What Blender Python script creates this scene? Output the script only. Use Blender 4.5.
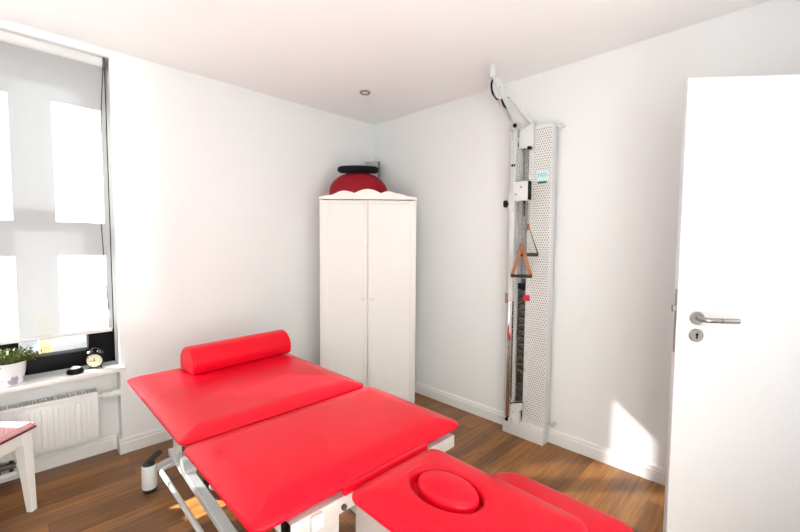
import bpy, bmesh, math, random
from mathutils import Vector, Matrix
for o in list(bpy.data.objects): bpy.data.objects.remove(o)
random.seed(7)
SC = bpy.context.scene
COL = SC.collection
PI = math.pi

# ------------------------------------------------------------ camera
F_PX = 391.34
cam_d = bpy.data.cameras.new('camera'); cam = bpy.data.objects.new('camera', cam_d); COL.objects.link(cam)
R_ = Vector((0.70917685, -0.70499374, 0.00721264)); U_ = Vector((0.03577894, 0.04620454, 0.99829104)); FW = Vector((0.70412219, 0.70770684, -0.05799112))
M = Matrix((R_, U_, -FW)).transposed().to_4x4(); M.translation = Vector((-2.55961907, -2.94247197, 1.34))
cam.matrix_world = M
cam_d.sensor_fit = 'HORIZONTAL'; cam_d.sensor_width = 36; cam_d.lens = F_PX / 800 * 36; cam_d.clip_start = 0.02
SC.camera = cam

# ------------------------------------------------------------ light
w = bpy.data.worlds.new('sky'); SC.world = w; w.use_nodes = True
bg = w.node_tree.nodes['Background']; bg.inputs[0].default_value = (0.93, 0.97, 1.0, 1); bg.inputs[1].default_value = 1.15
def look_rot(d): return Vector(d).to_track_quat('-Z', 'Y').to_euler()
def sun(name, d, strength, ang, colr):
    l = bpy.data.lights.new(name, 'SUN'); l.energy = strength; l.angle = ang; l.color = colr
    o = bpy.data.objects.new(name, l); COL.objects.link(o); o.rotation_euler = look_rot(d); o.location = (-4, 3, 4); return o
sun('sun', (0.95, -1.0, -0.76), 50, math.radians(0.7), (1.0, 0.985, 0.95))
# second sun, added to lighten a strip of wall beside the front window
sun('wall_strip_fill', (0.54, 1.0, 0.03), 1.0, math.radians(3.0), (1.0, 0.99, 0.97))
YB_ = -3.31
def area(name, loc, d, sx, sy, power, colr=(1, 1, 1)):
    l = bpy.data.lights.new(name, 'AREA'); l.shape = 'RECTANGLE'; l.size = sx; l.size_y = sy; l.energy = power; l.color = colr
    o = bpy.data.objects.new(name, l); COL.objects.link(o); o.location = loc; o.rotation_euler = look_rot(d); return o
area('side_window_fill', (-3.42, -1.85, 1.5), (1, -0.1, 1.6), 1.5, 1.7, 11, (0.83, 0.95, 0.99))  # fill lamp added at the unseen side opening, tilted up to the ceiling
#area('daylight_front_window', (-2.62, 0.42, 1.45), (0.1, -1, -0.05), 1.0, 1.7, 14, (0.98, 0.99, 1.0))
area('back_wall_fill', (-1.75, YB_-.12, 1.55), (0, .7, 1), 1.15, 1.2, 26, (.88, .96, 1.0))  # added fill behind the camera, bounced off the ceiling
area('doorway_fill', (-.58, YB_-.92, 1.55), (.0, 1, .05), .9, 1.5, 9, (.97, .98, 1.0))  # lamp added beyond the doorway to put a highlight on the bolster
for lx, ly in ((-2.75, -2.9), (-1.7, -2.95), (-2.75, -1.75)):   # unseen ceiling lamps added as room fill, behind and beside the camera
    area('downlight', (lx, ly, 2.465), (0, 0, -1), .07, .07, 2, (1.0, 0.97, 0.93))
SC.view_settings.view_transform = 'Standard'; SC.view_settings.look = 'None'; SC.view_settings.gamma = 1
SC.view_settings.use_curve_mapping = False; SC.view_settings.exposure = -0.33

# ------------------------------------------------------------ materials
def srgb(r, g, b):
    f = lambda c: (c/255)/12.92 if c/255 <= .04045 else ((c/255+.055)/1.055)**2.4
    return (f(r), f(g), f(b), 1)
def mat(name, colr, rough=.5, metal=0, bump=0, bscale=200, vary=0, spec=.5, coat=0):
    m = bpy.data.materials.new(name); m.use_nodes = True; nt = m.node_tree; b = nt.nodes['Principled BSDF']
    b.inputs['Base Color'].default_value = colr; b.inputs['Roughness'].default_value = rough; b.inputs['Metallic'].default_value = metal
    b.inputs['Specular IOR Level'].default_value = spec; b.inputs['Coat Weight'].default_value = coat
    tc = nt.nodes.new('ShaderNodeTexCoord')
    nz = nt.nodes.new('ShaderNodeTexNoise'); nz.inputs['Scale'].default_value = bscale; nz.inputs['Detail'].default_value = 3
    nt.links.new(tc.outputs['Object'], nz.inputs['Vector'])
    if bump:
        bp = nt.nodes.new('ShaderNodeBump'); bp.inputs['Strength'].default_value = bump; bp.inputs['Distance'].default_value = .002
        nt.links.new(nz.outputs['Fac'], bp.inputs['Height']); nt.links.new(bp.outputs['Normal'], b.inputs['Normal'])
    if vary:
        n2 = nt.nodes.new('ShaderNodeTexNoise'); n2.inputs['Scale'].default_value = 6; nt.links.new(tc.outputs['Object'], n2.inputs['Vector'])
        mx = nt.nodes.new('ShaderNodeMix'); mx.data_type = 'RGBA'
        mx.inputs['A'].default_value = colr; mx.inputs['B'].default_value = tuple(c*(1-vary) for c in colr[:3])+(1,)
        nt.links.new(n2.outputs['Fac'], mx.inputs['Factor']); nt.links.new(mx.outputs['Result'], b.inputs['Base Color'])
    return m
M_WALL = mat('white_wall_paint', (.845, .845, .835, 1), .85, bump=.25, bscale=120)
M_CEIL = mat('ceiling_paint', (.95, .945, .935, 1), .9, bump=.15, bscale=100)
M_TRIM = mat('white_gloss_trim', (.84, .83, .80, 1), .35, vary=.03)
M_DOOR = mat('white_door_lacquer', (.71, .71, .72, 1), .4, vary=.02)
M_WARD = mat('cream_wardrobe_lacquer', (.86, .83, .78, 1), .4, vary=.03)
M_BLACK = mat('black_frame', (.004, .004, .0045, 1), .45, bump=.05, spec=.15)
M_RED = mat('red_vinyl', (.78, .003, .020, 1), .32, bump=.12, bscale=420, vary=.06, spec=.24)
M_REDF = mat('dark_red_cover', srgb(150, 6, 28), .7, bump=.3, bscale=300, vary=.15, spec=.3)
M_FRAME = mat('white_powder_coat', (.72, .72, .71, 1), .3, vary=.04)
M_GREYF = mat('light_grey_steel', (.56, .54, .51, 1), .35, vary=.05)
M_RUB = mat('black_rubber', (.015, .014, .014, 1), .6, bump=.2)
M_BLKF = mat('black_foam', (.006, .006, .007, 1), .9, bump=.3, bscale=150, spec=.2)
M_STEEL = mat('brushed_steel', (.36, .34, .325, 1), .3, 1, bump=.05, bscale=60)
M_CHROME = mat('chrome', (.75, .74, .73, 1), .1, 1)
M_DSTEEL = mat('dark_steel', (.12, .11, .10, 1), .35, .8, bump=.1)
M_RAD = mat('radiator_enamel', (.83, .82, .80, 1), .3, vary=.02)
M_GREYBOX = mat('grey_plastic', (.42, .41, .40, 1), .45, vary=.2)
M_DGREY = mat('dark_grey_plastic', (.16, .155, .15, 1), .5)
M_LEATH = mat('brown_leather', srgb(168, 108, 66), .6, bump=.3, vary=.25)
M_REDP = mat('red_plastic', srgb(205, 30, 60), .4)
M_TEAL = mat('pale_teal_sticker', srgb(205, 236, 234), .5)
M_TEALT = mat('teal_print', srgb(110, 172, 176), .5)
M_DARKT = mat('dark_print', srgb(60, 80, 80), .5)
M_CREAM = mat('clock_face_cream', srgb(238, 228, 196), .5, vary=.04)
M_LEAF = mat('leaf_green', srgb(118, 136, 52), .5, vary=.5)
M_STEM = mat('stem_brown_green', srgb(98, 84, 44), .7, vary=.3)
M_SOIL = mat('soil', srgb(52, 38, 28), .95, bump=.6)
M_TAN = mat('beige_clay', srgb(205, 186, 130), .8, vary=.15)
M_STONE = mat('outer_ledge_stone', (.55, .56, .58, 1), .8, vary=.1)
M_PLUG = mat('lamp_glass', (.9, .88, .84, 1), .3)
M_LEATHE = mat('dark_red_piping', srgb(112, 22, 38), .6)

def nodes(m): return m.node_tree.nodes, m.node_tree.links, m.node_tree.nodes['Principled BSDF']
# oak strip floor, strips along x
M_FLOOR = mat('oak_strip_floor', (.3, .17, .08, 1), .33)
N, L, B = nodes(M_FLOOR)
tc = N.new('ShaderNodeTexCoord')
br = N.new('ShaderNodeTexBrick'); br.offset = .37; br.inputs['Scale'].default_value = 1
br.inputs['Brick Width'].default_value = .62; br.inputs['Row Height'].default_value = .085; br.inputs['Mortar Size'].default_value = .0009
br.inputs['Color1'].default_value = srgb(166, 112, 56); br.inputs['Color2'].default_value = srgb(124, 80, 38); br.inputs['Mortar'].default_value = srgb(104, 66, 34); br.inputs['Bias'].default_value = .1
L.new(tc.outputs['Object'], br.inputs['Vector'])
mp = N.new('ShaderNodeMapping'); mp.inputs['Scale'].default_value = (1.6, 26, 1); L.new(tc.outputs['Object'], mp.inputs['Vector'])
nz = N.new('ShaderNodeTexNoise'); nz.inputs['Scale'].default_value = 2.2; nz.inputs['Detail'].default_value = 6; nz.inputs['Distortion'].default_value = .6; L.new(mp.outputs[0], nz.inputs['Vector'])
cr = N.new('ShaderNodeValToRGB'); cr.color_ramp.elements[0].position = .3; cr.color_ramp.elements[0].color = (.58, .53, .47, 1); cr.color_ramp.elements[1].position = .72; cr.color_ramp.elements[1].color = (1.22, 1.18, 1.1, 1)
L.new(nz.outputs['Fac'], cr.inputs['Fac'])
mx = N.new('ShaderNodeMix'); mx.data_type = 'RGBA'; mx.blend_type = 'MULTIPLY'; mx.inputs['Factor'].default_value = 1
L.new(br.outputs['Color'], mx.inputs['A']); L.new(cr.outputs['Color'], mx.inputs['B']); L.new(mx.outputs['Result'], B.inputs['Base Color'])
bp = N.new('ShaderNodeBump'); bp.inputs['Strength'].default_value = .15; bp.inputs['Distance'].default_value = .001; L.new(nz.outputs['Fac'], bp.inputs['Height']); L.new(bp.outputs['Normal'], B.inputs['Normal'])
# blind: thin white screen that lets part of the sun through
M_BLIND = bpy.data.materials.new('white_screen_fabric'); M_BLIND.use_nodes = True; nt = M_BLIND.node_tree; nt.nodes.clear()
o_ = nt.nodes.new('ShaderNodeOutputMaterial'); tr = nt.nodes.new('ShaderNodeBsdfTranslucent'); tr.inputs[0].default_value = (.9, .9, .9, 1)
di = nt.nodes.new('ShaderNodeBsdfDiffuse'); di.inputs[0].default_value = (.88, .88, .88, 1); tp = nt.nodes.new('ShaderNodeBsdfTransparent'); tp.inputs[0].default_value = (1, 1, 1, 1)
m1 = nt.nodes.new('ShaderNodeMixShader'); m1.inputs[0].default_value = .5; m2 = nt.nodes.new('ShaderNodeMixShader'); m2.inputs[0].default_value = .15
wv = nt.nodes.new('ShaderNodeTexNoise'); wv.inputs['Scale'].default_value = 300; tcb = nt.nodes.new('ShaderNodeTexCoord'); nt.links.new(tcb.outputs['Object'], wv.inputs['Vector'])
bb = nt.nodes.new('ShaderNodeBump'); bb.inputs['Strength'].default_value = .1; bb.inputs['Distance'].default_value = .0005; nt.links.new(wv.outputs['Fac'], bb.inputs['Height']); nt.links.new(bb.outputs[0], di.inputs['Normal'])
nt.links.new(di.outputs[0], m1.inputs[1]); nt.links.new(tr.outputs[0], m1.inputs[2]); nt.links.new(m1.outputs[0], m2.inputs[1]); nt.links.new(tp.outputs[0], m2.inputs[2]); nt.links.new(m2.outputs[0], o_.inputs[0])
# window glass
M_GLASS = bpy.data.materials.new('window_glass'); M_GLASS.use_nodes = True; nt = M_GLASS.node_tree; nt.nodes.clear()
o_ = nt.nodes.new('ShaderNodeOutputMaterial'); gl = nt.nodes.new('ShaderNodeBsdfGlossy'); gl.inputs['Roughness'].default_value = .02; tp = nt.nodes.new('ShaderNodeBsdfTransparent'); tp.inputs[0].default_value = (.96, .98, .98, 1)
lw = nt.nodes.new('ShaderNodeValue'); lw.outputs[0].default_value = .04; m1 = nt.nodes.new('ShaderNodeMixShader')
nt.links.new(lw.outputs[0], m1.inputs[0]); nt.links.new(tp.outputs[0], m1.inputs[1]); nt.links.new(gl.outputs[0], m1.inputs[2]); nt.links.new(m1.outputs[0], o_.inputs[0])
# perforated sheet: rows of round holes (local y across, z up)
M_PERF = mat('perforated_white_sheet', (.78, .76, .73, 1), .35)
N, L, B = nodes(M_PERF)
tc = N.new('ShaderNodeTexCoord'); sp = N.new('ShaderNodeSeparateXYZ'); L.new(tc.outputs['Object'], sp.inputs[0])
def mth(op, a, b=None):
    n = N.new('ShaderNodeMath'); n.operation = op
    for i, v in enumerate((a, b)):
        if v is None: continue
        if isinstance(v, (int, float)): n.inputs[i].default_value = v
        else: L.new(v, n.inputs[i])
    return n.outputs[0]
P = .0160
zc = mth('DIVIDE', sp.outputs['Z'], P); row = mth('FLOOR', zc)
odd = mth('MULTIPLY', mth('MODULO', mth('ABSOLUTE', row), 2.0), .5)
yy = mth('ADD', mth('DIVIDE', sp.outputs['Y'], P), odd)
fy = mth('SUBTRACT', mth('FRACT', yy), .5); fz = mth('SUBTRACT', mth('FRACT', zc), .5)
rr = mth('SQRT', mth('ADD', mth('MULTIPLY', fy, fy), mth('MULTIPLY', fz, fz)))
inh = mth('GREATER_THAN', rr, .26)
L.new(inh, B.inputs['Alpha'])
# woven seat fabric
M_SEAT = mat('woven_pink_seat', srgb(214, 130, 140), .9, bump=.4)
N, L, B = nodes(M_SEAT)
tc = N.new('ShaderNodeTexCoord'); ck = N.new('ShaderNodeTexChecker'); ck.inputs['Scale'].default_value = 90; ck.inputs['Color1'].default_value = srgb(226, 166, 170); ck.inputs['Color2'].default_value = srgb(196, 92, 108)
L.new(tc.outputs['Object'], ck.inputs['Vector'])
vz = N.new('ShaderNodeTexNoise'); vz.inputs['Scale'].default_value = 14; L.new(tc.outputs['Object'], vz.inputs['Vector'])
mx = N.new('ShaderNodeMix'); mx.data_type = 'RGBA'; mx.inputs['B'].default_value = srgb(226, 186, 186); L.new(vz.outputs['Fac'], mx.inputs['Factor']); L.new(ck.outputs['Color'], mx.inputs['A']); L.new(mx.outputs['Result'], B.inputs['Base Color'])
# pot with grey floral blotches
M_POT = mat('white_pot_grey_print', (.85, .85, .86, 1), .3)
N, L, B = nodes(M_POT)
tc = N.new('ShaderNodeTexCoord'); vo = N.new('ShaderNodeTexVoronoi'); vo.inputs['Scale'].default_value = 15; L.new(tc.outputs['Object'], vo.inputs['Vector'])
nn = N.new('ShaderNodeTexNoise'); nn.inputs['Scale'].default_value = 90; L.new(tc.outputs['Object'], nn.inputs['Vector'])
ad = N.new('ShaderNodeMath'); ad.operation = 'MULTIPLY_ADD'; ad.inputs[1].default_value = .5; L.new(nn.outputs['Fac'], ad.inputs[0]); L.new(vo.outputs['Distance'], ad.inputs[2])
cr = N.new('ShaderNodeValToRGB'); cr.color_ramp.elements[0].position = .56; cr.color_ramp.elements[0].color = srgb(165, 165, 178); cr.color_ramp.elements[1].position = .64; cr.color_ramp.elements[1].color = (.85, .85, .86, 1)
L.new(ad.outputs[0], cr.inputs['Fac']); L.new(cr.outputs['Color'], B.inputs['Base Color'])

# ------------------------------------------------------------ mesh helpers
def V(*a): return Vector(a)
def add_box(bm, x0, x1, y0, y1, z0, z1, bev=0, seg=2, mtx=None):
    t = bmesh.new(); bmesh.ops.create_cube(t, size=1)
    for v in t.verts: v.co = V((x0+x1)/2+v.co.x*abs(x1-x0), (y0+y1)/2+v.co.y*abs(y1-y0), (z0+z1)/2+v.co.z*abs(z1-z0))
    if bev: bmesh.ops.bevel(t, geom=t.edges[:], offset=bev, segments=seg, profile=.5, affect='EDGES')
    merge(bm, t, mtx)
def merge(bm, t, mtx=None):
    mp = {}
    for v in t.verts: mp[v] = bm.verts.new(mtx @ v.co if mtx else v.co)
    for f in t.faces:
        try: bm.faces.new([mp[v] for v in f.verts])
        except ValueError: pass
    t.free()
def add_tube(bm, pts, r, n=12, caps=True):
    pts = [Vector(p) for p in pts]; rs = r if isinstance(r, (list, tuple)) else [r]*len(pts)
    rings = []; prev = None
    for i, p in enumerate(pts):
        d = (pts[min(i+1, len(pts)-1)]-pts[max(i-1, 0)]).normalized()
        if prev is None:
            a = d.cross(V(0, 0, 1)); a = d.cross(V(1, 0, 0)) if a.length < .1 else a
        else: a = prev-d*prev.dot(d)
        a.normalize(); b = d.cross(a); prev = a
        rings.append([bm.verts.new(p+(a*math.cos(2*PI*k/n)+b*math.sin(2*PI*k/n))*rs[i]) for k in range(n)])
    for i in range(len(rings)-1):
        for k in range(n): bm.faces.new([rings[i][k], rings[i][(k+1) % n], rings[i+1][(k+1) % n], rings[i+1][k]])
    if caps: bm.faces.new(rings[0][::-1]); bm.faces.new(rings[-1])
def add_lathe(bm, prof, c=(0, 0, 0), axis=(0, 0, 1), n=32, sy=1):
    q = V(0, 0, 1).rotation_difference(Vector(axis).normalized()); c = Vector(c); rings = []
    for r, z in prof:
        if r < 1e-6: rings.append([bm.verts.new(c+q @ V(0, 0, z))])
        else: rings.append([bm.verts.new(c+q @ V(r*math.cos(2*PI*k/n), sy*r*math.sin(2*PI*k/n), z)) for k in range(n)])
    for a, b in zip(rings, rings[1:]):
        for k in range(n):
            k2 = (k+1) % n
            if len(a) == 1 and len(b) == 1: continue
            if len(a) == 1: bm.faces.new([a[0], b[k2], b[k]])
            elif len(b) == 1: bm.faces.new([a[k], a[k2], b[0]])
            else: bm.faces.new([a[k], a[k2], b[k2], b[k]])
    if len(rings[0]) > 1: bm.faces.new(rings[0][::-1])
    if len(rings[-1]) > 1: bm.faces.new(rings[-1])
def add_prism(bm, poly, ax, a0, a1):
    # poly in the two other axes, extruded along axis ax
    def mk(u, v, a): return V(a, u, v) if ax == 0 else (V(u, a, v) if ax == 1 else V(u, v, a))
    A = [bm.verts.new(mk(u, v, a0)) for u, v in poly]; Bv = [bm.verts.new(mk(u, v, a1)) for u, v in poly]
    n = len(poly)
    for i in range(n): bm.faces.new([A[i], A[(i+1) % n], Bv[(i+1) % n], Bv[i]])
    bm.faces.new(A[::-1]); bm.faces.new(Bv)
def obj(name, bm, m, parent=None, smooth=35, bevel=0, loc=None):
    bmesh.ops.recalc_face_normals(bm, faces=bm.faces[:])
    me = bpy.data.meshes.new(name); bm.to_mesh(me); bm.free(); me.materials.append(m)
    o = bpy.data.objects.new(name, me); COL.objects.link(o)
    if smooth:
        for p in me.polygons: p.use_smooth = True
        me.set_sharp_from_angle(angle=math.radians(smooth))
    if bevel:
        b = o.modifiers.new('bevel', 'BEVEL'); b.width = bevel; b.segments = 2; b.limit_method = 'ANGLE'; b.angle_limit = math.radians(40)
    if parent is not None:
        o.parent = parent
    if loc: o.location = loc
    return o
def box(name, m, x0, x1, y0, y1, z0, z1, parent=None, bev=0, seg=2):
    bm = bmesh.new(); add_box(bm, x0, x1, y0, y1, z0, z1, bev, seg); return obj(name, bm, m, parent)
def tube(name, m, pts, r, parent=None, n=12):
    bm = bmesh.new(); add_tube(bm, pts, r, n); return obj(name, bm, m, parent)
def thing(name, label, cat, loc=(0, 0, 0), rz=0, group=None):
    o = bpy.data.objects.new(name, None); COL.objects.link(o); o.empty_display_size = .1; o.location = loc; o.rotation_euler = (0, 0, rz)
    tag(o, label, cat, group); return o
def tag(o, label, cat, group=None):
    o['label'] = label; o['category'] = cat
    if group: o['group'] = group
    return o
def struct(o): o['kind'] = 'structure'; return o
def arc(c, r, a0, a1, n, plane='xy'):
    out = []
    for i in range(n+1):
        a = a0+(a1-a0)*i/n; u, v = math.cos(a)*r, math.sin(a)*r
        out.append((c[0]+u, c[1]+v, c[2]) if plane == 'xy' else ((c[0]+u, c[1], c[2]+v) if plane == 'xz' else (c[0], c[1]+u, c[2]+v)))
    return out

# ------------------------------------------------------------ room shell
H = 2.485; XL = -3.3; YB = -3.31
S = lambda *a: struct(box(*a))
S('floor', M_FLOOR, XL-.4, .3, YB-.4, .3, -.12, 0)
S('ceiling', M_CEIL, XL-.4, .3, YB-.4, .4, H, H+.2)
WXR, WXL = -2.10, -3.24
# window wall: right pier, left pier, lintel, back of the radiator niche
for a in ((WXR, .25, 0, .3, 0, H), (XL-.3, WXL, 0, .3, 0, H), (WXL, WXR, 0, .3, 2.44, H), (WXL, WXR, .105, .3, 0, .53)): S('wall_front', M_WALL, *a)
S('wall_right', M_WALL, 0, .25, YB-.3, 0, 0, H)
LY0, LY1, LZ0, LZ1 = -3.15, -.98, .68, 2.46  # unseen side opening, sized to let the added strip sun reach the front wall
bm = bmesh.new()
add_box(bm, XL-.3, XL, YB-.3, LY0, 0, H); add_box(bm, XL-.3, XL, LY1, 0, 0, H); add_box(bm, XL-.3, XL, LY0, LY1, 0, LZ0); add_box(bm, XL-.3, XL, LY0, LY1, LZ1, H)
struct(obj('wall_left', bm, M_WALL, smooth=0))
bm = bmesh.new()   # back wall with the doorway at its right end and an unseen opening added for the fill lamp
for a in ((-.15, 0, 0, H), (-1.01, -.15, 2.0, H), (-1.15, -1.01, 0, H), (-2.35, -1.15, 0, .9), (-2.35, -1.15, 2.2, H), (XL, -2.35, 0, H)): add_box(bm, a[0], a[1], YB-.25, YB, a[2], a[3])
struct(obj('wall_back', bm, M_WALL, smooth=0))
S('wall_hallway', M_WALL, XL-.3, .25, YB-1.1, YB-1.0, 0, H)  # unseen wall, extended to keep the added strip sun out of the back opening
# sill
struct(box('trim_1', M_TRIM, WXL-.02, WXR+.022, -.045, .15, .532, .562, None, .005))
# baseboards
def base_prof(s=1): return [(0, 0), (-.019*s, 0), (-.019*s, .066), (-.014*s, .072), (-.014*s, .084), (-.006*s, .093), (0, .093)]
bm = bmesh.new(); add_prism(bm, [(u, v) for u, v in base_prof()], 0, WXR-.019, 0); struct(obj('baseboard_front', bm, M_TRIM, smooth=20))
bm = bmesh.new(); add_prism(bm, [(.105+u, v) for u, v in base_prof()], 0, WXL, WXR-.019); add_prism(bm, [(WXR+u, v) for u, v in base_prof()], 1, 0, .105); struct(obj('baseboard_niche', bm, M_TRIM, smooth=20))
bm = bmesh.new(); add_prism(bm, [(u, v) for u, v in base_prof()], 1, YB, -.019); struct(obj('baseboard_right', bm, M_TRIM, smooth=20))

# front window: black frame, mullion, transom, glass
y1, y2 = .15, .25
def window_frame(name, rects, panes, gl_at, axis=1):
    bm = bmesh.new()
    for (a0, a1, z0, z1) in rects:
        if axis == 1: add_box(bm, a0, a1, y1, y2, z0, z1, .004)
        else: add_box(bm, gl_at-.04, gl_at+.04, a0, a1, z0, z1, .004)
    fr = struct(obj(name, bm, M_BLACK))
    for (a0, a1, z0, z1) in panes:
        bm = bmesh.new()
        if axis == 1: add_box(bm, a0, a1, gl_at-.003, gl_at+.003, z0, z1)
        else: add_box(bm, gl_at-.003, gl_at+.003, a0, a1, z0, z1)
        obj('window_pane', bm, M_GLASS, fr)
    return fr
GX = [(-2.547, -2.233), (-3.12, -2.632)]
window_frame('window_1', [(-2.233, WXR, .562, 2.44), (-2.632, -2.547, .657, 2.27), (WXL, -3.12, .562, 2.44), (-3.12, -2.233, .562, .657), (-3.12, -2.233, 2.27, 2.44), (-2.547, -2.233, 1.396, 1.52), (-3.12, -2.632, 1.396, 1.52)],
    [(a-.004, b+.004, z0-.004, z1+.004) for a, b in GX for z0, z1 in ((.657, 1.396), (1.52, 2.27))], .2)
window_frame('window_2', [(LY0, LY0+.05, LZ0, LZ1), (LY1-.05, LY1, LZ0, LZ1), (LY0+.05, LY1-.05, LZ0, LZ0+.05), (LY0+.05, LY1-.05, LZ1-.05, LZ1)], [(LY0+.046, LY1-.046, LZ0+.046, LZ1-.046)], XL-.12, 0)
bm = bmesh.new()
for a in ((-2.35, -2.31, .9, 2.2), (-1.19, -1.15, .9, 2.2), (-2.31, -1.19, .9, .94), (-2.31, -1.19, 2.16, 2.2)): add_box(bm, a[0], a[1], YB-.06, YB-.01, a[2], a[3], .003)
wf = struct(obj('fill_window_3', bm, M_TRIM)); box('window_pane', M_GLASS, -2.314, -1.186, YB-.038, YB-.032, .936, 2.164, wf)  # unseen window, added to go with the fill lamp in the back wall
struct(box('trim_2', M_STONE, WXL, WXR, .25, .5, .555, .6))   # outer ledge

# roller blind
rb = thing('roller_blind', 'white translucent roller blind drawn down over the black-framed window', 'blind', (-2.63, .06, .78))
def rel(o, p):  # parent keeping world coordinates of the mesh
    o.parent = p; o.matrix_parent_inverse = p.matrix_basis.inverted(); return o
rb_parts = []
bm = bmesh.new()
n = 24
va = [[bm.verts.new((-3.2+(1.081)*i/n, .06+.002*math.sin(i*1.3), z)) for i in range(n+1)] for z in (.79, 1.6, 2.41)]
for r0, r1 in zip(va, va[1:]):
    for i in range(n): bm.faces.new([r0[i], r0[i+1], r1[i+1], r1[i]])
rel(obj('blind_fabric', bm, M_BLIND), rb)
bm = bmesh.new(); add_box(bm, -3.2, -2.124, .052, .068, .776, .797, .003); rel(obj('bottom_bar', bm, M_FRAME), rb)
bm = bmesh.new(); add_tube(bm, [(-3.21, .062, 2.413), (-2.128, .062, 2.413)], .024, 20); add_box(bm, -3.21, -2.128, .035, .10, 2.405, 2.4395, .004); rel(obj('roller_tube', bm, M_FRAME), rb)
bm = bmesh.new(); add_box(bm, -2.128, -2.114, .03, .09, 2.375, 2.44, .003); rel(obj('end_bracket', bm, M_DSTEEL), rb)
bm = bmesh.new()
pts = [(-2.126, .045, 2.39), (-2.15, .04, 2.0), (-2.168, .036, 1.6), (-2.152, .034, 1.1), (-2.143, .034, .95), (-2.138, .034, .90)]
add_tube(bm, pts, .0016, 6)
for (xa, ya, za), (xb, yb, zb) in zip(pts, pts[1:]):
    nb = max(1, int(abs(zb-za)/.014))
    for i in range(nb): bmesh.ops.create_icosphere(bm, subdivisions=1, radius=.0042, matrix=Matrix.Translation((xa+(xb-xa)*i/nb, ya+(yb-ya)*i/nb, za+(zb-za)*i/nb)))
rel(obj('pull_chain', bm, M_BLACK), rb)
bm = bmesh.new(); add_lathe(bm, [(.006, 0), (.008, .004), (.008, .05), (.006, .056)], (-2.138, .034, .86)); rel(obj('chain_weight', bm, M_FRAME), rb)

# ------------------------------------------------------------ radiator in the niche
rd = thing('radiator', 'white ribbed panel radiator mounted in the niche under the window sill', 'radiator', (-2.65, .05, .13))
RX0, RX1, RY0, RY1, RZ0, RZ1 = -3.12, -2.215, 0.0, .085, .135, .43
bm = bmesh.new(); add_box(bm, RX0+.004, RX1-.004, RY0, RY0+.02, RZ0+.01, RZ1-.02, .006)
x = RX1-.045
while x > RX0+.03:
    add_box(bm, x-.013, x+.013, RY0-.006, RY0+.004, RZ0+.03, RZ1-.045, .0055, 3); x -= .05
rel(obj('front_panel', bm, M_RAD), rd)
bm = bmesh.new(); add_box(bm, RX0+.004, RX1-.004, RY1-.02, RY1, RZ0+.01, RZ1-.02, .006); rel(obj('rear_panel', bm, M_RAD), rd)
bm = bmesh.new(); add_box(bm, RX1-.006, RX1, RY0-.003, RY1+.003, RZ0, RZ1, .002); rel(obj('side_cover', bm, M_RAD), rd)
bm = bmesh.new(); add_box(bm, RX0, RX0+.006, RY0-.003, RY1+.003, RZ0, RZ1, .002); rel(obj('side_cover', bm, M_RAD), rd)
bm = bmesh.new(); x = RX1-.012
add_box(bm, RX0+.006, RX1-.006, RY0-.003, RY0+.006, RZ1-.022, RZ1, .001); add_box(bm, RX0+.006, RX1-.006, RY1-.006, RY1+.003, RZ1-.022, RZ1, .001)
while x > RX0+.01:
    add_box(bm, x-.0035, x+.0035, RY0+.004, RY1-.004, RZ1-.008, RZ1-.001); x -= .0145
rel(obj('top_grille', bm, M_RAD), rd)
bm = bmesh.new(); add_box(bm, RX0+.01, RX1-.01, RY0+.02, RY1-.02, RZ0+.02, RZ1-.05); rel(obj('convector_core', bm, M_DGREY), rd)
bm = bmesh.new(); add_lathe(bm, [(.012, 0), (.012, .02), (.018, .025), (.02, .05), (.016, .056), (.017, .075), (.021, .08), (.023, .115), (.019, .122), (0, .122)], (RX1, .035, RZ1-.045), (1, 0, 0), 20)
vk = rel(obj('thermostat_valve', bm, M_RAD), rd)
bm = bmesh.new()
add_tube(bm, [(-2.60, .045, .14), (-2.60, .045, .05), (-2.60, .055, .035), (-2.60, .105, .03)], .009, 10); add_tube(bm, [(-2.65, .045, .14), (-2.65, .045, .05), (-2.65, .055, .035), (-2.65, .105, .03)], .009, 10)
add_box(bm, -2.668, -2.582, .03, .06, .085, .112, .004)
rel(obj('pipe_connection', bm, M_DSTEEL), rd)
bm = bmesh.new(); add_tube(bm, [(-2.67, .02, .058), (-2.58, .02, .058)], .016, 12); rel(obj('valve_cap', bm, M_RAD), rd)

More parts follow.
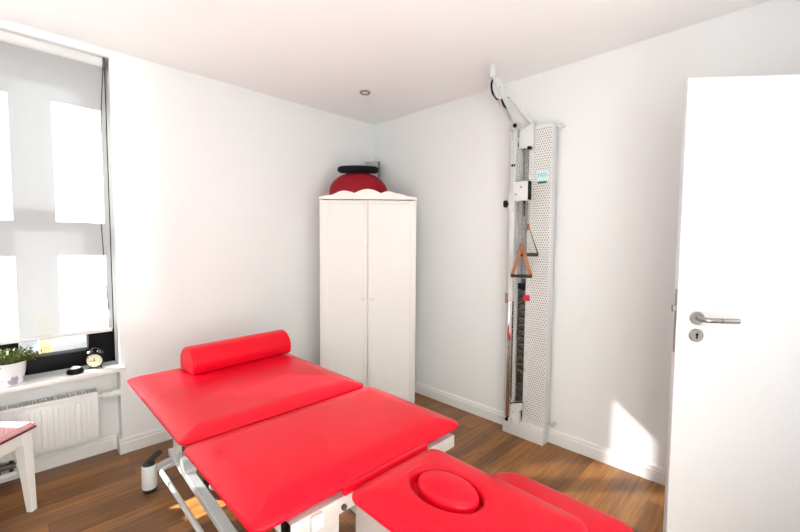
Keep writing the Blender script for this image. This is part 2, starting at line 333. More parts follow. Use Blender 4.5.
# ------------------------------------------------------------ wardrobe set diagonally in the corner
WC = V(-.575, -.588, 0)       # centre of front face on the floor
ang = math.radians(-45)        # local x = along the front, local y = towards the corner
wd = thing('wardrobe', 'tall cream two-door wardrobe with scalloped top set across the corner', 'wardrobe', WC, ang)
HW, D, HT = .38, .395, 1.70
def lbox(name, m, *a, parent=wd, bev=.002):
    return box(name, m, *a, parent=parent, bev=bev)
bm = bmesh.new()
add_box(bm, -HW, -HW+.02, .02, D, 0, HT-.02); add_box(bm, HW-.02, HW, .02, D, 0, HT-.02); add_box(bm, -HW, HW, D-.012, D, .05, HT-.02); add_box(bm, -HW, HW, .02, D, .07, .09)
add_box(bm, -HW, HW, .03, .045, 0, .07)
obj('carcass', bm, M_WARD, wd, bevel=.0015)
lbox('top_board', M_WARD, -HW, HW, -.004, D, HT-.022, HT-.004)
def door(name, x0, x1, knobx, widths):
    bm = bmesh.new(); z0, z1 = .08, HT-.028; a, b = widths
    add_box(bm, x0, x0+a, 0, .019, z0, z1, .002); add_box(bm, x1-b, x1, 0, .019, z0, z1, .002)
    add_box(bm, x0+a, x1-b, 0, .019, z0, z0+.07, .002); add_box(bm, x0+a, x1-b, 0, .019, z1-.03, z1, .002)
    add_box(bm, x0+a-.003, x1-b+.003, .006, .014, z0+.06, z1-.025)
    d = obj(name, bm, M_WARD, wd)
    bm = bmesh.new(); add_lathe(bm, [(.007, 0), (.006, .008), (.013, .014), (.015, .02), (.011, .026), (0, .028)], (knobx, 0, .905), (0, -1, 0), 20)
    obj('knob', bm, M_TRIM, d)
    bm = bmesh.new(); add_lathe(bm, [(.003, 0), (.003, .0015), (0, .0015)], (knobx, -.028, .905), (0, -1, 0), 10); obj('knob_screw', bm, M_DSTEEL, d)
    return d
door('door', -HW+.002, -.0015, -.036, (.066, .03)); door('door', .0015, HW-.002, .036, (.03, .045))
# scalloped cornice
def crown(x):
    t = x/HW
    pts = [(-1, .0), (-.80, .012), (-.49, .048), (-.27, .03), (0.0, .062), (.27, .03), (.42, .046), (.62, .028), (.85, .006), (1, 0)]
    for (a, ya), (b, yb) in zip(pts, pts[1:]):
        if a <= t <= b:
            s = (t-a)/(b-a); valley = lambda q: abs(abs(q)-.27) < .01
            s2 = (1-math.cos(PI*s))/2
            if valley(a): s2 = math.sin(PI/2*s)
            if valley(b): s2 = 1-math.cos(PI/2*s)
            return ya+(yb-ya)*s2
    return 0
xs = [-HW+2*HW*i/90 for i in range(91)]
poly = [(x, HT-.004+crown(x)) for x in xs]+[(HW, HT-.022), (-HW, HT-.022)]
bm = bmesh.new(); add_prism(bm, poly, 1, -.012, .006); obj('scalloped_cornice', bm, M_WARD, wd, smooth=25)

# pouf/ball and black disc
dirC = V(.7071, .7071, 0)
# centre under ray px 358
bc = WC+dirC*.268+V(math.cos(ang), math.sin(ang), 0)*(-.06-.041)
TOPZ = HT-.004
bm = bmesh.new(); prof = []
a_, c_, zc_ = .245, .178, .057
for i in range(25):
    z = -zc_+(c_+zc_)*i/24; zz = max(-1, min(1, z/c_)); prof.append((a_*math.sqrt(max(0, 1-abs(zz)**2.15)), z))
prof[0] = (prof[0][0]-.015, prof[0][1]); prof[-1] = (0, c_)
prof = [(0, -zc_)]+prof
add_lathe(bm, [(r, z+zc_) for r, z in prof], (0, 0, 0), n=48)
o = obj('therapy_ball', bm, M_REDF, smooth=60); o.location = (bc.x, bc.y, TOPZ); tag(o, 'dark red squashed exercise ball cushion on top of the wardrobe', 'exercise ball')
bm = bmesh.new(); add_lathe(bm, [(0, 0), (.15, 0), (.165, .008), (.174, .026), (.168, .044), (.15, .055), (.08, .06), (0, .058)], n=48)
o = obj('balance_disc', bm, M_BLKF, smooth=60); o.location = (bc.x-.002, bc.y+.002, TOPZ+zc_+c_-.004); o.rotation_mode = 'AXIS_ANGLE'; o.rotation_axis_angle = (math.radians(8), .7071, -.7071, 0); tag(o, 'black flat round balance cushion lying on the dark red ball', 'cushion')
# grey box on the wall, behind
gb = thing('wall_speaker', 'small grey box mounted high in the corner behind the red ball', 'speaker', (-.055, -.055, 1.97), math.radians(-45))
bm = bmesh.new(); add_box(bm, -.07, .06, -.085, -.005, 0, .135, .004); obj('housing', bm, M_GREYBOX, gb)
bm = bmesh.new(); add_box(bm, .045, .062, -.09, -.003, -.002, .137, .003); obj('edge_strip', bm, M_DGREY, gb)
bm = bmesh.new(); add_box(bm, -.02, .02, -.006, .05, .04, .09, .003); obj('mount', bm, M_DGREY, gb)

# ------------------------------------------------------------ ceiling spot
for si, (lx, ly, lb) in enumerate(((-.607, -.59, 'small round recessed downlight in the ceiling in front of the wardrobe'), (-2.75, -2.9, 'unseen recessed downlight added as fill in the ceiling corner behind the camera'), (-1.7, -2.95, 'unseen recessed downlight added as fill by the back wall, between door and corner'), (-2.75, -1.75, 'unseen recessed downlight added as fill near the side window'))):  # first spot is in view; the other three are added with the fill lamps
  cs = thing('ceiling_spotlight', lb, 'light', (lx, ly, H-.012), 0, 'recessed ceiling downlights')
  bm = bmesh.new(); add_lathe(bm, [(.026, .011), (.028, .002), (.036, 0), (.041, .005), (.042, .0118)], n=36); obj('rim', bm, M_STEEL, cs)
  bm = bmesh.new(); add_lathe(bm, [(0, .004), (.018, .005), (.027, .0115)], n=30); obj('lens', bm, M_PLUG, cs)

# ------------------------------------------------------------ open door at the right
dv = V(.257, -.315, 0).normalized(); da = math.atan2(dv.y, dv.x)
dr = struct(bpy.data.objects.new('door_1', None)); COL.objects.link(dr); dr.location = (-.680, -2.625, 0); dr.rotation_euler = (0, 0, da)
# local x along leaf from latch edge to hinge, local y: +y away from the camera side
LW = .845
bm = bmesh.new(); add_box(bm, 0, LW, 0, .026, .006, 1.985, .0015); add_box(bm, .013, LW-.013, .026, .04, .006, 1.972, .0015); obj('leaf', bm, M_DOOR, dr)
bm = bmesh.new(); add_box(bm, -.0015, .002, .002, .016, .91, 1.165, .0005); obj('latch_plate', bm, M_STEEL, dr)
bm = bmesh.new(); add_box(bm, -.014, .0, .003, .016, 1.075, 1.1, .001); obj('latch_bolt', bm, M_STEEL, dr)
hx = .073
bm = bmesh.new(); add_lathe(bm, [(.026, 0), (.026, .007), (.024, .009), (0, .009)], (hx, 0, 1.052), (0, -1, 0), 36); ro = obj('rosette', bm, M_STEEL, dr)
bm = bmesh.new(); add_tube(bm, [(hx, -.005, 1.052), (hx, -.035, 1.052), (hx+.006, -.048, 1.052), (hx+.02, -.054, 1.052), (hx+.119, -.054, 1.052)], .0095, 16)
hd = obj('handle', bm, M_STEEL, dr)
bm = bmesh.new(); add_tube(bm, [(hx+.055, -.054, 1.052), (hx+.058, -.054, 1.052)], .0102, 16); obj('handle_ring', bm, M_DSTEEL, hd)
bm = bmesh.new(); add_lathe(bm, [(.026, 0), (.026, .007), (.024, .009), (0, .009)], (hx, 0, .982), (0, -1, 0), 36); ke = obj('keyhole_plate', bm, M_STEEL, dr)
bm = bmesh.new(); add_tube(bm, [(hx, -.0085, .987), (hx, -.0098, .987)], .0055, 14); add_box(bm, hx-.003, hx+.003, -.0098, -.0085, .970, .987); obj('keyhole', bm, M_BLACK, ke)
bm = bmesh.new()
for z in (.25, 1.7): add_tube(bm, [(LW+.006, .0, z), (LW+.006, .0, z+.09)], .008, 12)
obj('hinge', bm, M_STEEL, dr)
bm = bmesh.new()
add_box(bm, -.15, -.115, YB, YB+.0, 0, 2.0) if 0 else None
add_box(bm, -.148, -.09, YB, YB+.014, 0, 2.06, .002); add_box(bm, -1.07, -1.012, YB, YB+.014, 0, 2.06, .002); add_box(bm, -1.012, -.148, YB, YB+.014, 2.002, 2.06, .002)
struct(obj('trim_3', bm, M_TRIM))

# ------------------------------------------------------------ wall pulley machine on the right wall
pm = thing('pulley_machine', 'white wall-mounted cable pulley machine with perforated cover and pulley arm', 'exercise machine', (-.08, -1.68, 0))
def P_(name, bm, m, parent=pm, **k): 
    o = obj(name, bm, m, **k); o.parent = parent
    par = parent; mt = Matrix.Identity(4)
    while par is not None: mt = par.matrix_basis @ mt if False else mt; par = par.parent
    o.matrix_parent_inverse = pm.matrix_basis.inverted() if parent is pm else Matrix.Identity(4)
    return o
def Bx(name, m, *a, parent=pm, bev=.002):
    bm = bmesh.new(); add_box(bm, *a, bev); return P_(name, bm, m, parent)
# sub-parts of pm parts: give them geometry already in world coords; the parent part carries the inverse, so identity keeps them
XF = -.085
Bx('foot_box', M_FRAME, -.1, -.003, -1.825, -1.525, 0.0, .112, bev=.003)
bm = bmesh.new(); add_box(bm, XF, XF+.002, -1.822, -1.668, .112, 2.115); P_('cover_sheet', bm, M_PERF)
bm = bmesh.new(); add_box(bm, XF, XF+.002, -1.602, -1.53, .112, 2.0); P_('cover_sheet', bm, M_PERF)
bm = bmesh.new(); add_box(bm, XF, -.02, -1.828, -1.822, .112, 2.115, .001); add_box(bm, XF, -.02, -1.53, -1.525, .112, 2.0, .001); P_('side_panel', bm, M_FRAME)
bm = bmesh.new(); add_box(bm, -.022, -.019, -1.668, -1.602, 1.1, 2.0); P_('rear_sheet', bm, M_PERF)
bm = bmesh.new(); add_box(bm, -.018, -.012, -1.822, -1.53, .112, 2.115); P_('hole_shade_plate', bm, M_DGREY)  # dark sheet stands in for the shade inside the perforation holes
bm = bmesh.new(); add_box(bm, XF, -.02, -1.670, -1.667, .112, 2.1); add_box(bm, XF, -.02, -1.603, -1.600, .112, 2.0); P_('inner_wall', bm, M_FRAME)
# weight stack
zs = .20
for k in range(18):
    bm = bmesh.new(); z = zs+k*.046
    add_box(bm, -.078, -.03, -1.662, -1.608, z, z+.041, .003)
    o = P_('weight_plate', bm, M_DSTEEL)
    bm = bmesh.new(); add_tube(bm, [(-.0785, -1.635, z+.02), (-.0765, -1.635, z+.02)], .005, 8); P_('pin_hole', bm, M_BLACK, parent=o)
bm = bmesh.new()
for y in (-1.618, -1.652): add_tube(bm, [(-.052, y, .11), (-.052, y, 2.0)], .004, 8)
P_('guide_rod', bm, M_STEEL)
bm = bmesh.new(); add_box(bm, -.082, -.03, -1.662, -1.608, 1.03, 1.07, .003); P_('stack_head', bm, M_BLACK)
bm = bmesh.new(); add_box(bm, -.092, -.079, -1.70, -1.655, .955, .995, .004); P_('stack_tag', bm, M_REDP)['label'] = 'small red tag beside the weight stack'
bm = bmesh.new(); add_tube(bm, [(-.115, -1.548, .93), (-.115, -1.548, 1.0)], .013, 14); P_('rail_buffer', bm, M_REDP)['label'] = 'red buffer sleeve on the rail'
# front rail
RXc, RYc = -.135, -1.585
bm = bmesh.new(); add_box(bm, RXc-.016, RXc+.016, RYc-.019, RYc+.013, .95, 2.115, .003); P_('rail', bm, M_FRAME)
bm = bmesh.new(); add_box(bm, RXc-.015, RXc+.015, RYc-.018, RYc+.012, .12, .95, .002); P_('rail', bm, M_CHROME)
bm = bmesh.new(); add_box(bm, -.155, -.085, -1.612, -1.56, .095, .135, .003); P_('rail_bracket', bm, M_FRAME)
bm = bmesh.new(); add_box(bm, -.155, -.02, -1.60, -1.572, 2.03, 2.06, .003); P_('rail_bracket', bm, M_FRAME)
bm = bmesh.new(); add_tube(bm, [(-.16, -1.588, .125), (-.12, -1.588, .125)], .013, 14); P_('rail_bolt', bm, M_BLACK)
bm = bmesh.new(); add_tube(bm, [(RXc-.017, RYc-.018-.001, 1.865), (RXc-.03, RYc+.0, 1.865)], .009, 12); P_('rail_knob', bm, M_BLACK)
# top head bracket
bm = bmesh.new(); add_prism(bm, [(-1.60, 2.10), (-1.705, 2.145), (-1.705, 1.975), (-1.60, 1.985)], 0, -.098, -.086); P_('head_plate', bm, M_FRAME)
bm = bmesh.new(); add_tube(bm, [(-.10, -1.685, 1.975), (-.125, -1.685, 1.972)], .012, 12); P_('locking_knob', bm, M_BLACK)
bm = bmesh.new(); add_lathe(bm, [(.022, 0), (.022, .02), (0, .02)], (-.15, -1.583, 2.118), (-1, -.6, 0), 20); add_box(bm, -.16, -.1, -1.61, -1.56, 2.10, 2.15, .004); P_('head_block', bm, M_GREYF)
bm = bmesh.new(); add_tube(bm, [(-.158, -1.60, 2.122), (-.172, -1.608, 2.122)], .013, 14); P_('head_bolt', bm, M_BLACK)
# arm of two plates reaching out and up into the room
ay = -1.585
armpoly = [(-.44, 2.385), (-.465, 2.36), (-.435, 2.29), (-.30, 2.19), (-.13, 2.08), (-.06, 2.10), (-.06, 2.155), (-.20, 2.255), (-.33, 2.345)]
armpoly = [(-.40, 2.37), (-.43, 2.355), (-.425, 2.325), (-.12, 2.10), (-.05, 2.08), (-.04, 2.13), (-.22, 2.27), (-.36, 2.375)]
armslim = [(-.425, 2.365), (-.44, 2.345), (-.37, 2.29), (-.13, 2.11), (-.05, 2.085), (-.045, 2.115), (-.12, 2.14), (-.36, 2.32)]
for yy_, poly_ in ((ay-.018, armslim), (ay+.014, armpoly)):
    bm = bmesh.new(); add_prism(bm, poly_, 1, yy_, yy_+.004); P_('arm_plate', bm, M_FRAME, smooth=0, bevel=.001)
def wheel(cx, cz, r):
    bm = bmesh.new(); add_lathe(bm, [(0, -.010), (r, -.010), (r-.007, 0), (r, .010), (0, .010)], (cx, ay, cz), (0, 1, 0), 40); o = P_('pulley_wheel', bm, M_FRAME)
    bm = bmesh.new()
    add_lathe(bm, [(r-.004, -.006), (r+.001, -.006), (r+.001, .006), (r-.004, .006)], (cx, ay, cz), (0, 1, 0), 40); P_('tyre', bm, M_BLACK, parent=o)
    bm = bmesh.new(); add_lathe(bm, [(0, -.019), (.007, -.019), (.007, .019), (0, .019)], (cx, ay, cz), (0, 1, 0), 14); P_('axle', bm, M_STEEL, parent=o)
wheel(-.362, 2.312, .066); wheel(-.243, 2.285, .064)
bm = bmesh.new(); add_lathe(bm, [(0, 0), (.016, 0), (.018, .006), (.018, .068), (.014, .074), (0, .074)], (-.415, ay, 2.365), (-.1, 0, 1), 18); P_('arm_end_cap', bm, M_FRAME)
bm = bmesh.new(); add_tube(bm, [(-.29, -1.585, 2.335), (-.05, -1.66, 2.15), (-.03, -1.68, 2.13)], .013, 12); P_('arm_brace', bm, M_FRAME)
bm = bmesh.new(); add_tube(bm, [(-.425, ay, 2.262), (-.165, -1.60, 2.13), (-.165, -1.60, 1.75)], .0022, 6); add_tube(bm, [(-.20, ay, 2.20), (-.16, -1.57, 2.13), (-.155, -1.566, .25)], .0022, 6); P_('cable', bm, M_GREYF)
# sliding carriage
bm = bmesh.new(); add_box(bm, -.195, -.165, -1.722, -1.618, 1.622, 1.748, .005); add_box(bm, -.165, -.15, -1.62, -1.60, 1.63, 1.74, .003); ca = P_('carriage', bm, M_FRAME)
bm = bmesh.new(); add_box(bm, -.197, -.163, -1.732, -1.7225, 1.625, 1.745, .002); P_('carriage_edge', bm, M_BLACK, parent=ca)
bm = bmesh.new(); add_tube(bm, [(-.194, -1.64, 1.665), (-.197, -1.64, 1.665)], .005, 10); P_('carriage_bolt', bm, M_DSTEEL, parent=ca)
bm = bmesh.new(); add_tube(bm, [(-.194, -1.675, 1.71), (-.1965, -1.675, 1.71)], .008, 12); P_('carriage_bolt', bm, M_STEEL, parent=ca)
bm = bmesh.new(); add_box(bm, RXc-.024, RXc+.02, RYc-.024, RYc+.02, 1.56, 1.68, .004); P_('slider_sleeve', bm, M_FRAME)
bm = bmesh.new(); add_lathe(bm, [(.006, 0), (.006, .008), (.020, .012), (.026, .022), (.022, .036), (0, .04)], (RXc-.015, RYc+.018, 1.612), (-.3, 1, 0), 20); P_('slider_knob', bm, M_BLACK)
# sticker with writing
bm = bmesh.new(); add_box(bm, XF-.0015, XF-.0002, -1.806, -1.727, 1.752, 1.818); sk = P_('brand_sticker', bm, M_TEAL)
def text3(s, size, loc, m, parent):
    cu = bpy.data.curves.new('t', 'FONT'); cu.body = s; cu.size = size; cu.extrude = .0004; cu.align_x = 'CENTER'
    t = bpy.data.objects.new('tmp_text', cu); COL.objects.link(t)
    dg = bpy.context.evaluated_depsgraph_get(); me = bpy.data.meshes.new_from_object(t.evaluated_get(dg)); bpy.data.objects.remove(t)
    q = Matrix(((0, 0, -1, loc[0]), (-1, 0, 0, loc[1]), (0, 1, 0, loc[2]), (0, 0, 0, 1)))
    me.transform(q); me.materials.clear(); me.materials.append(m)
    o = bpy.data.objects.new('sticker_text', me); COL.objects.link(o); o.parent = parent; return o
text3('FREI', .034, (XF-.0022, -1.766, 1.780), M_TEALT, sk)
bm = bmesh.new(); add_box(bm, XF-.0025, XF-.0004, -1.795, -1.735, 1.738, 1.749); P_('sticker_line', bm, M_DARKT, parent=sk)
# wall stand-offs to the right
for z in (2.10, .135):
    bm = bmesh.new(); add_tube(bm, [(-.035, -1.828, z), (-.035, -1.858, z)], .006, 10); add_lathe(bm, [(.012, 0), (.012, .045), (0, .045)], (0, -1.862, z), (-1, 0, 0), 16); P_('wall_fixing', bm, M_GREYF if z < 1 else M_FRAME)
# low pulley bracket at the bottom
bm = bmesh.new(); add_prism(bm, [(-1.572, .14), (-1.572, .205), (-1.60, .235), (-1.685, .265), (-1.685, .21), (-1.66, .19), (-1.66, .10), (-1.60, .112)], 0, -.125, -.088); lp = P_('low_pulley_bracket', bm, M_FRAME, smooth=0, bevel=.003)
bm = bmesh.new(); add_tube(bm, [(-.126, -1.62, .175), (-.129, -1.62, .175)], .009, 12); P_('bracket_bolt', bm, M_GREYF, parent=lp)
bm = bmesh.new(); add_tube(bm, [(-.127, -1.575, .20), (-.127, -1.61, .238), (-.127, -1.69, .268)], .004, 8); P_('bracket_cable', bm, M_BLACK, parent=lp)

# handles hanging from the carriage (things of their own)
def handle(name, label, apex, zb, half, broad, ztop, xh):
    ax, ay_ = apex
    t = thing(name, label, 'exercise handle', (ax, ay_, zb), 0)
    T = Matrix.Translation((-ax, -ay_, -zb))
    def pp(nm, bm, m):
        bmesh.ops.transform(bm, matrix=T, verts=bm.verts[:]); return obj(nm, bm, m, t)
    d = V(.5, -.866, 0)*1.0; d.normalize()
    c = V(ax, ay_, 0)
    a = c+d*half; b = c-d*half
    bm = bmesh.new(); add_tube(bm, [(b.x, b.y, zb), (a.x, a.y, zb)], .011, 16); pp('grip', bm, M_RUB)
    if broad:
        for e in (a, b):
            bm = bmesh.new(); e2 = c+(e-c)*.88
            p0 = V(ax, ay_, ztop); p1 = V(e2.x, e2.y, zb)
            nrm = V(-.866, -.5, 0); u = (p1-p0).normalized(); s = u.cross(nrm).normalized()
            vs = []
            for p, wd_ in ((p0, .011), (p0.lerp(p1, .35), .011), (p1, .011)):
                for k in (-1, 1):
                    for h in (-.0015, .0015): vs.append(bm.verts.new(p+s*wd_*k+nrm*h))
            for i in (0, 4):
                for q in ((0, 1, 5, 4), (1, 3, 7, 5), (3, 2, 6, 7), (2, 0, 4, 6)): bm.faces.new([vs[i+j] for j in q])
            bm.faces.new([vs[j] for j in (0, 2, 3, 1)]); bm.faces.new([vs[8+j] for j in (0, 1, 3, 2)])
            pp('strap', bm, M_LEATH)
        bm = bmesh.new(); add_tube(bm, [(ax, ay_, ztop-.03), (ax, ay_, ztop+.012)], [.015, .011], 12); pp('strap_loop', bm, M_LEATH)
    else:
        bm = bmesh.new(); add_tube(bm, [(a.x, a.y, zb), (ax, ay_, ztop), (b.x, b.y, zb)], .004, 8); pp('cord', bm, M_DSTEEL)
        bm = bmesh.new(); add_tube(bm, [(ax, ay_, ztop-.03), (ax, ay_, ztop+.01)], .008, 10); pp('strap_loop', bm, M_LEATH)
    bm = bmesh.new()
    zt = xh; n = int((zt-ztop)/.014)
    for i in range(max(1, n)):
        z = ztop+.012+i*(zt-ztop-.012)/max(1, n-1) if n > 1 else ztop+.012
        tt = bmesh.new(); pts = arc((0, 0, 0), .006, 0, 2*PI, 12, 'xz' if i % 2 else 'yz'); add_tube(tt, pts, .0018, 6, False); merge(bm, tt, Matrix.Translation((ax, ay_, z)) @ Matrix.Diagonal((1, 1, 1.4, 1)))
    pp('chain', bm, M_STEEL)
    return t
handle('pull_strap', 'triangle cable handle with thin cords and black grip, hanging behind the leather one', (-.155, -1.712), 1.272, .066, False, 1.462, 1.60)
handle('pull_strap', 'brown leather strap handle with black grip hanging in front on the pulley machine', (-.21, -1.70), 1.133, .066, True, 1.335, 1.60)
tube_ = bmesh.new(); add_tube(tube_, [(-.178, -1.69, 1.625), (-.178, -1.69, 1.52)], .007, 10); P_('hanging_strap', tube_, M_BLACK)

# ------------------------------------------------------------ treatment table
TZ = .62
tb = thing('treatment_table', 'red upholstered height-adjustable treatment table on white steel frame', 'treatment table', (-1.7, -1.4, 0))
def T_(name, bm, m, parent=tb, **k):
    o = obj(name, bm, m, **k); o.parent = parent
    if parent is tb: o.matrix_parent_inverse = tb.matrix_basis.inverted()
    return o
def rrect(cx, cy, hx, hy, rc, n=8, per=10):
    out = []
    for q, (sx, sy) in enumerate(((1, 1), (-1, 1), (-1, -1), (1, -1))):
        for i in range(n+1):
            a = q*PI/2+PI/2*i/n; out.append((cx+sx*(hx-rc)+rc*math.cos(a), cy+sy*(hy-rc)+rc*math.sin(a)))
        # straight run subdivision to next corner
        nx = ((-1, 1), (-1, -1), (1, -1), (1, 1))[q]; a = q*PI/2+PI/2
        p0 = out[-1]; p1 = (cx+nx[0]*(hx-rc)+rc*math.cos(a), cy+nx[1]*(hy-rc)+rc*math.sin(a))
        for i in range(1, per): out.append((p0[0]+(p1[0]-p0[0])*i/per, p0[1]+(p1[1]-p0[1])*i/per))
    return out
def cushion(bm, cx, cy, hx, hy, ztop, th, rc=.06, er=.03, crown=.003, hole=None, edge_drop=.022, under=.035):
    loops = []
    def L(inset, z): return [V(x, y, z) for x, y in rrect(cx, cy, hx-inset, hy-inset, max(rc-inset*.6, .006))]
    zb = ztop-th
    # underside tapers outwards to a thin rim, the top swells from the rim to full height
    rim = ztop-edge_drop; band = .065 if hole else .10
    loops.append(L(under, zb)); loops.append(L(under*.45, zb+(rim-.016-zb)*.5)); loops.append(L(.006, rim-.014)); 
    for i in range(5):
        a = -PI/2+PI*i/5; loops.append(L(.006*(1-math.cos(a)), rim-.006+.008*math.sin(a)))
    for i in range(1, 9):
        t = i/8; loops.append(L(.005+band*t, rim+.001+(ztop-crown-rim-.001)*math.sin(t*PI/2)))
    if hole:
        hcx, hcy, ha, hb = hole; last = loops[-1]; inner = []
        for p in last:
            t = math.atan2((p.y-hcy)/hb, (p.x-hcx)/ha); inner.append((math.cos(t), math.sin(t)))
        for s in (.25, .5, .75, .92):
            lp = []
            for p, (c, sn) in zip(last, inner):
                e = V(hcx+ha*1.10*c, hcy+hb*1.10*sn, ztop); q = p.lerp(e, s); q.z = ztop-crown+crown*math.sin(min(1, s*1.3)*PI/2); lp.append(q)
            loops.append(lp)
        for k, dz in ((1.08, 0), (1.03, -.004), (1.0, -.014), (.98, -.034)):
            loops.append([V(hcx+ha*k*c, hcy+hb*k*sn, ztop+dz) for c, sn in inner])
    else:
        last = loops[-1]
        for s in (.12, .3, .55, .8):
            loops.append([V(p.x+(cx-p.x)*s, p.y+(cy-p.y)*s, ztop-crown*(1-s)**2) for p in last])
    rings = [[bm.verts.new(v) for v in lp] for lp in loops]; n = len(rings[0])
    for a, b in zip(rings, rings[1:]):
        for k in range(n): bm.faces.new([a[k], a[(k+1) % n], b[(k+1) % n], b[k]])
    bm.faces.new(rings[0][::-1]); bm.faces.new(rings[-1])
def pad(x0, x1, y0, y1, ztop=TZ, th=.062, name='cushion', **k):
    bm = bmesh.new(); cushion(bm, (x0+x1)/2, (y0+y1)/2, (x1-x0)/2, (y1-y0)/2, ztop, th, **k); return T_(name, bm, M_RED, smooth=50)
pad(-2.142, -1.25, -1.383, -.412, edge_drop=.028, rc=.04, name='backrest_cushion')
pad(-2.146, -1.245, -1.998, -1.403, edge_drop=.028, rc=.04, name='seat_cushion')
OVA = (-1.672, -2.248, .084, .118)
bm = bmesh.new(); cushion(bm, -1.683, -2.318, .198, .282, .618, .06, rc=.05, hole=OVA); T_('head_cushion', bm, M_RED, smooth=50)
bm = bmesh.new()
a_, b_ = OVA[2]*.84, OVA[3]*.86
prof = [(0, .588), (.97, .588), (1.0, .60), (1.0, .612), (.95, .622), (.8, .629), (.5, .634), (0, .636)]
add_lathe(bm, [(r*a_, z) for r, z in prof], (OVA[0]+.004, OVA[1]-.004, 0), n=48, sy=b_/a_); T_('face_hole_plug', bm, M_RED, smooth=60)
# lower arm pads beside the head section
def armpad(x0, x1, y0, y1, z):
    bm = bmesh.new(); cushion(bm, (x0+x1)/2, (y0+y1)/2, (x1-x0)/2, (y1-y0)/2, z, .05, rc=.10, edge_drop=.018, under=.02); return T_('arm_pad', bm, M_RED, smooth=50)
armpad(-1.40, -1.082, -2.64, -2.10, .40)
armpad(-2.31, -1.99, -2.64, -2.10, .40)
# red lip boards under the seat edge
bm = bmesh.new(); add_box(bm, -1.872, -1.49, -2.022, -2.006, .574, .600, .005, 2); T_('hinge_cover', bm, M_RED)
# boards beneath cushions
bm = bmesh.new(); add_box(bm, -2.08, -1.31, -1.34, -.47, .546, .5585, .002); add_box(bm, -2.08, -1.31, -1.92, -1.45, .546, .5585, .002); add_box(bm, -1.80, -1.56, -2.50, -2.14, .546, .5585, .002); T_('support_board', bm, M_RUB)
# upper frame
def frame_box(name, m, *a, bev=.004): 
    bm = bmesh.new(); add_box(bm, *a, bev); return T_(name, bm, m)
for x in (-1.95, -1.46): frame_box('upper_rail', M_FRAME, x-.02, x+.02, -2.0, -.62, .50, .545)
for y in (-.66, -1.35): frame_box('upper_crossbar', M_FRAME, -1.97, -1.44, y-.02, y+.02, .455, .50)
# perforated end beam
bm = bmesh.new()
YE0, YE1 = -1.985, -1.93
add_box(bm, -2.03, -1.28, YE0, YE1, .497, .548, .003)
T_('end_beam', bm, M_GREYF)
for grp, wins in (((-2.028, -1.965), (-1.925, -1.865)), (-2.028, -1.865)), (((-1.62, -1.59), (-1.50, -1.47)), (-1.62, -1.47)):
    bm = bmesh.new()   # slotted plate hanging below the beam
    for a, b in grp: add_box(bm, a, b, YE0+.002, YE0+.008, .40, .499, .001)
    add_box(bm, wins[0], wins[1], YE0+.0015, YE0+.0085, .395, .425, .001)
    if wins[0] < -1.9: add_box(bm, wins[0], wins[1], YE0+.0015, YE0+.0085, .46, .499, .001)
    add_box(bm, wins[0], wins[1], YE0+.0025, YE0+.0075, .485, .499)
    T_('slotted_plate', bm, M_GREYF)
bm = bmesh.new(); add_box(bm, -2.034, -2.0295, YE0+.003, YE1-.003, .499, .546, .001); T_('beam_end_cap', bm, M_BLACK)
bm = bmesh.new(); add_tube(bm, [(-1.85, YE0-.001, .516), (-1.85, YE0-.009, .516)], .009, 12); T_('beam_bolt', bm, M_DSTEEL)
# head section bracket
for x in (-1.80, -1.56):
    bm = bmesh.new(); add_prism(bm, [(-1.99, .545), (-2.45, .545), (-2.45, .525), (-2.14, .46), (-1.99, .40)], 0, x-.004, x+.004); T_('head_bracket', bm, M_GREYF)
bm = bmesh.new(); add_tube(bm, [(-1.56, -2.36, .50), (-1.50, -2.36, .47), (-1.46, -2.37, .43), (-1.30, -2.37, .36), (-1.24, -2.37, .352)], .011, 12); add_tube(bm, [(-1.56, -2.36, .50), (-1.80, -2.36, .50), (-1.88, -2.36, .47), (-1.92, -2.37, .43), (-2.10, -2.37, .36), (-2.16, -2.37, .352)], .011, 12); T_('arm_pad_bracket', bm, M_FRAME)
# base
for x in (-1.953, -1.45):
    bm = bmesh.new(); add_prism(bm, [(-.53, .149), (-.53, .185), (-.60, .183), (-2.35, .083), (-2.35, .045), (-.60, .147)], 0, x-.023, x+.023); T_('base_rail', bm, M_FRAME, bevel=.004)
for y in (-.545, -2.32):
    bm = bmesh.new(); add_tube(bm, [(-2.065, y-.01, .105), (-1.99, y, .115), (-1.93, y, .125), (-1.47, y, .125), (-1.41, y, .115), (-1.335, y-.01, .105)], .02, 14); T_('base_arm', bm, M_FRAME)
    for x in (-2.075, -1.325):
        bm = bmesh.new(); add_lathe(bm, [(.034, .022), (.036, .03), (.035, .14), (.032, .148), (0, .148)], (x, y-.015, 0), n=28); ft = T_('foot_sleeve', bm, M_FRAME)
        bm = bmesh.new(); add_lathe(bm, [(0, 0), (.029, 0), (.031, .004), (.031, .024), (0, .024)], (x, y-.015, 0), n=24); T_('foot_pad', bm, M_RUB, parent=ft)
        bm = bmesh.new(); add_lathe(bm, [(0, .1475), (.031, .1475), (.029, .154), (0, .156)], (x, y-.015, 0), n=24); T_('sleeve_cap', bm, M_RUB, parent=ft)
        if y > -1 and x < -2:
            bm = bmesh.new(); add_box(bm, -.022, .05, -.016, .016, -.007, .007, .005, mtx=Matrix.Translation((x+.02, y-.005, .172)) @ Matrix.Rotation(math.radians(25), 4, 'Z') @ Matrix.Rotation(math.radians(-18), 4, 'Y')); T_('castor_pedal', bm, M_RUB, parent=ft)
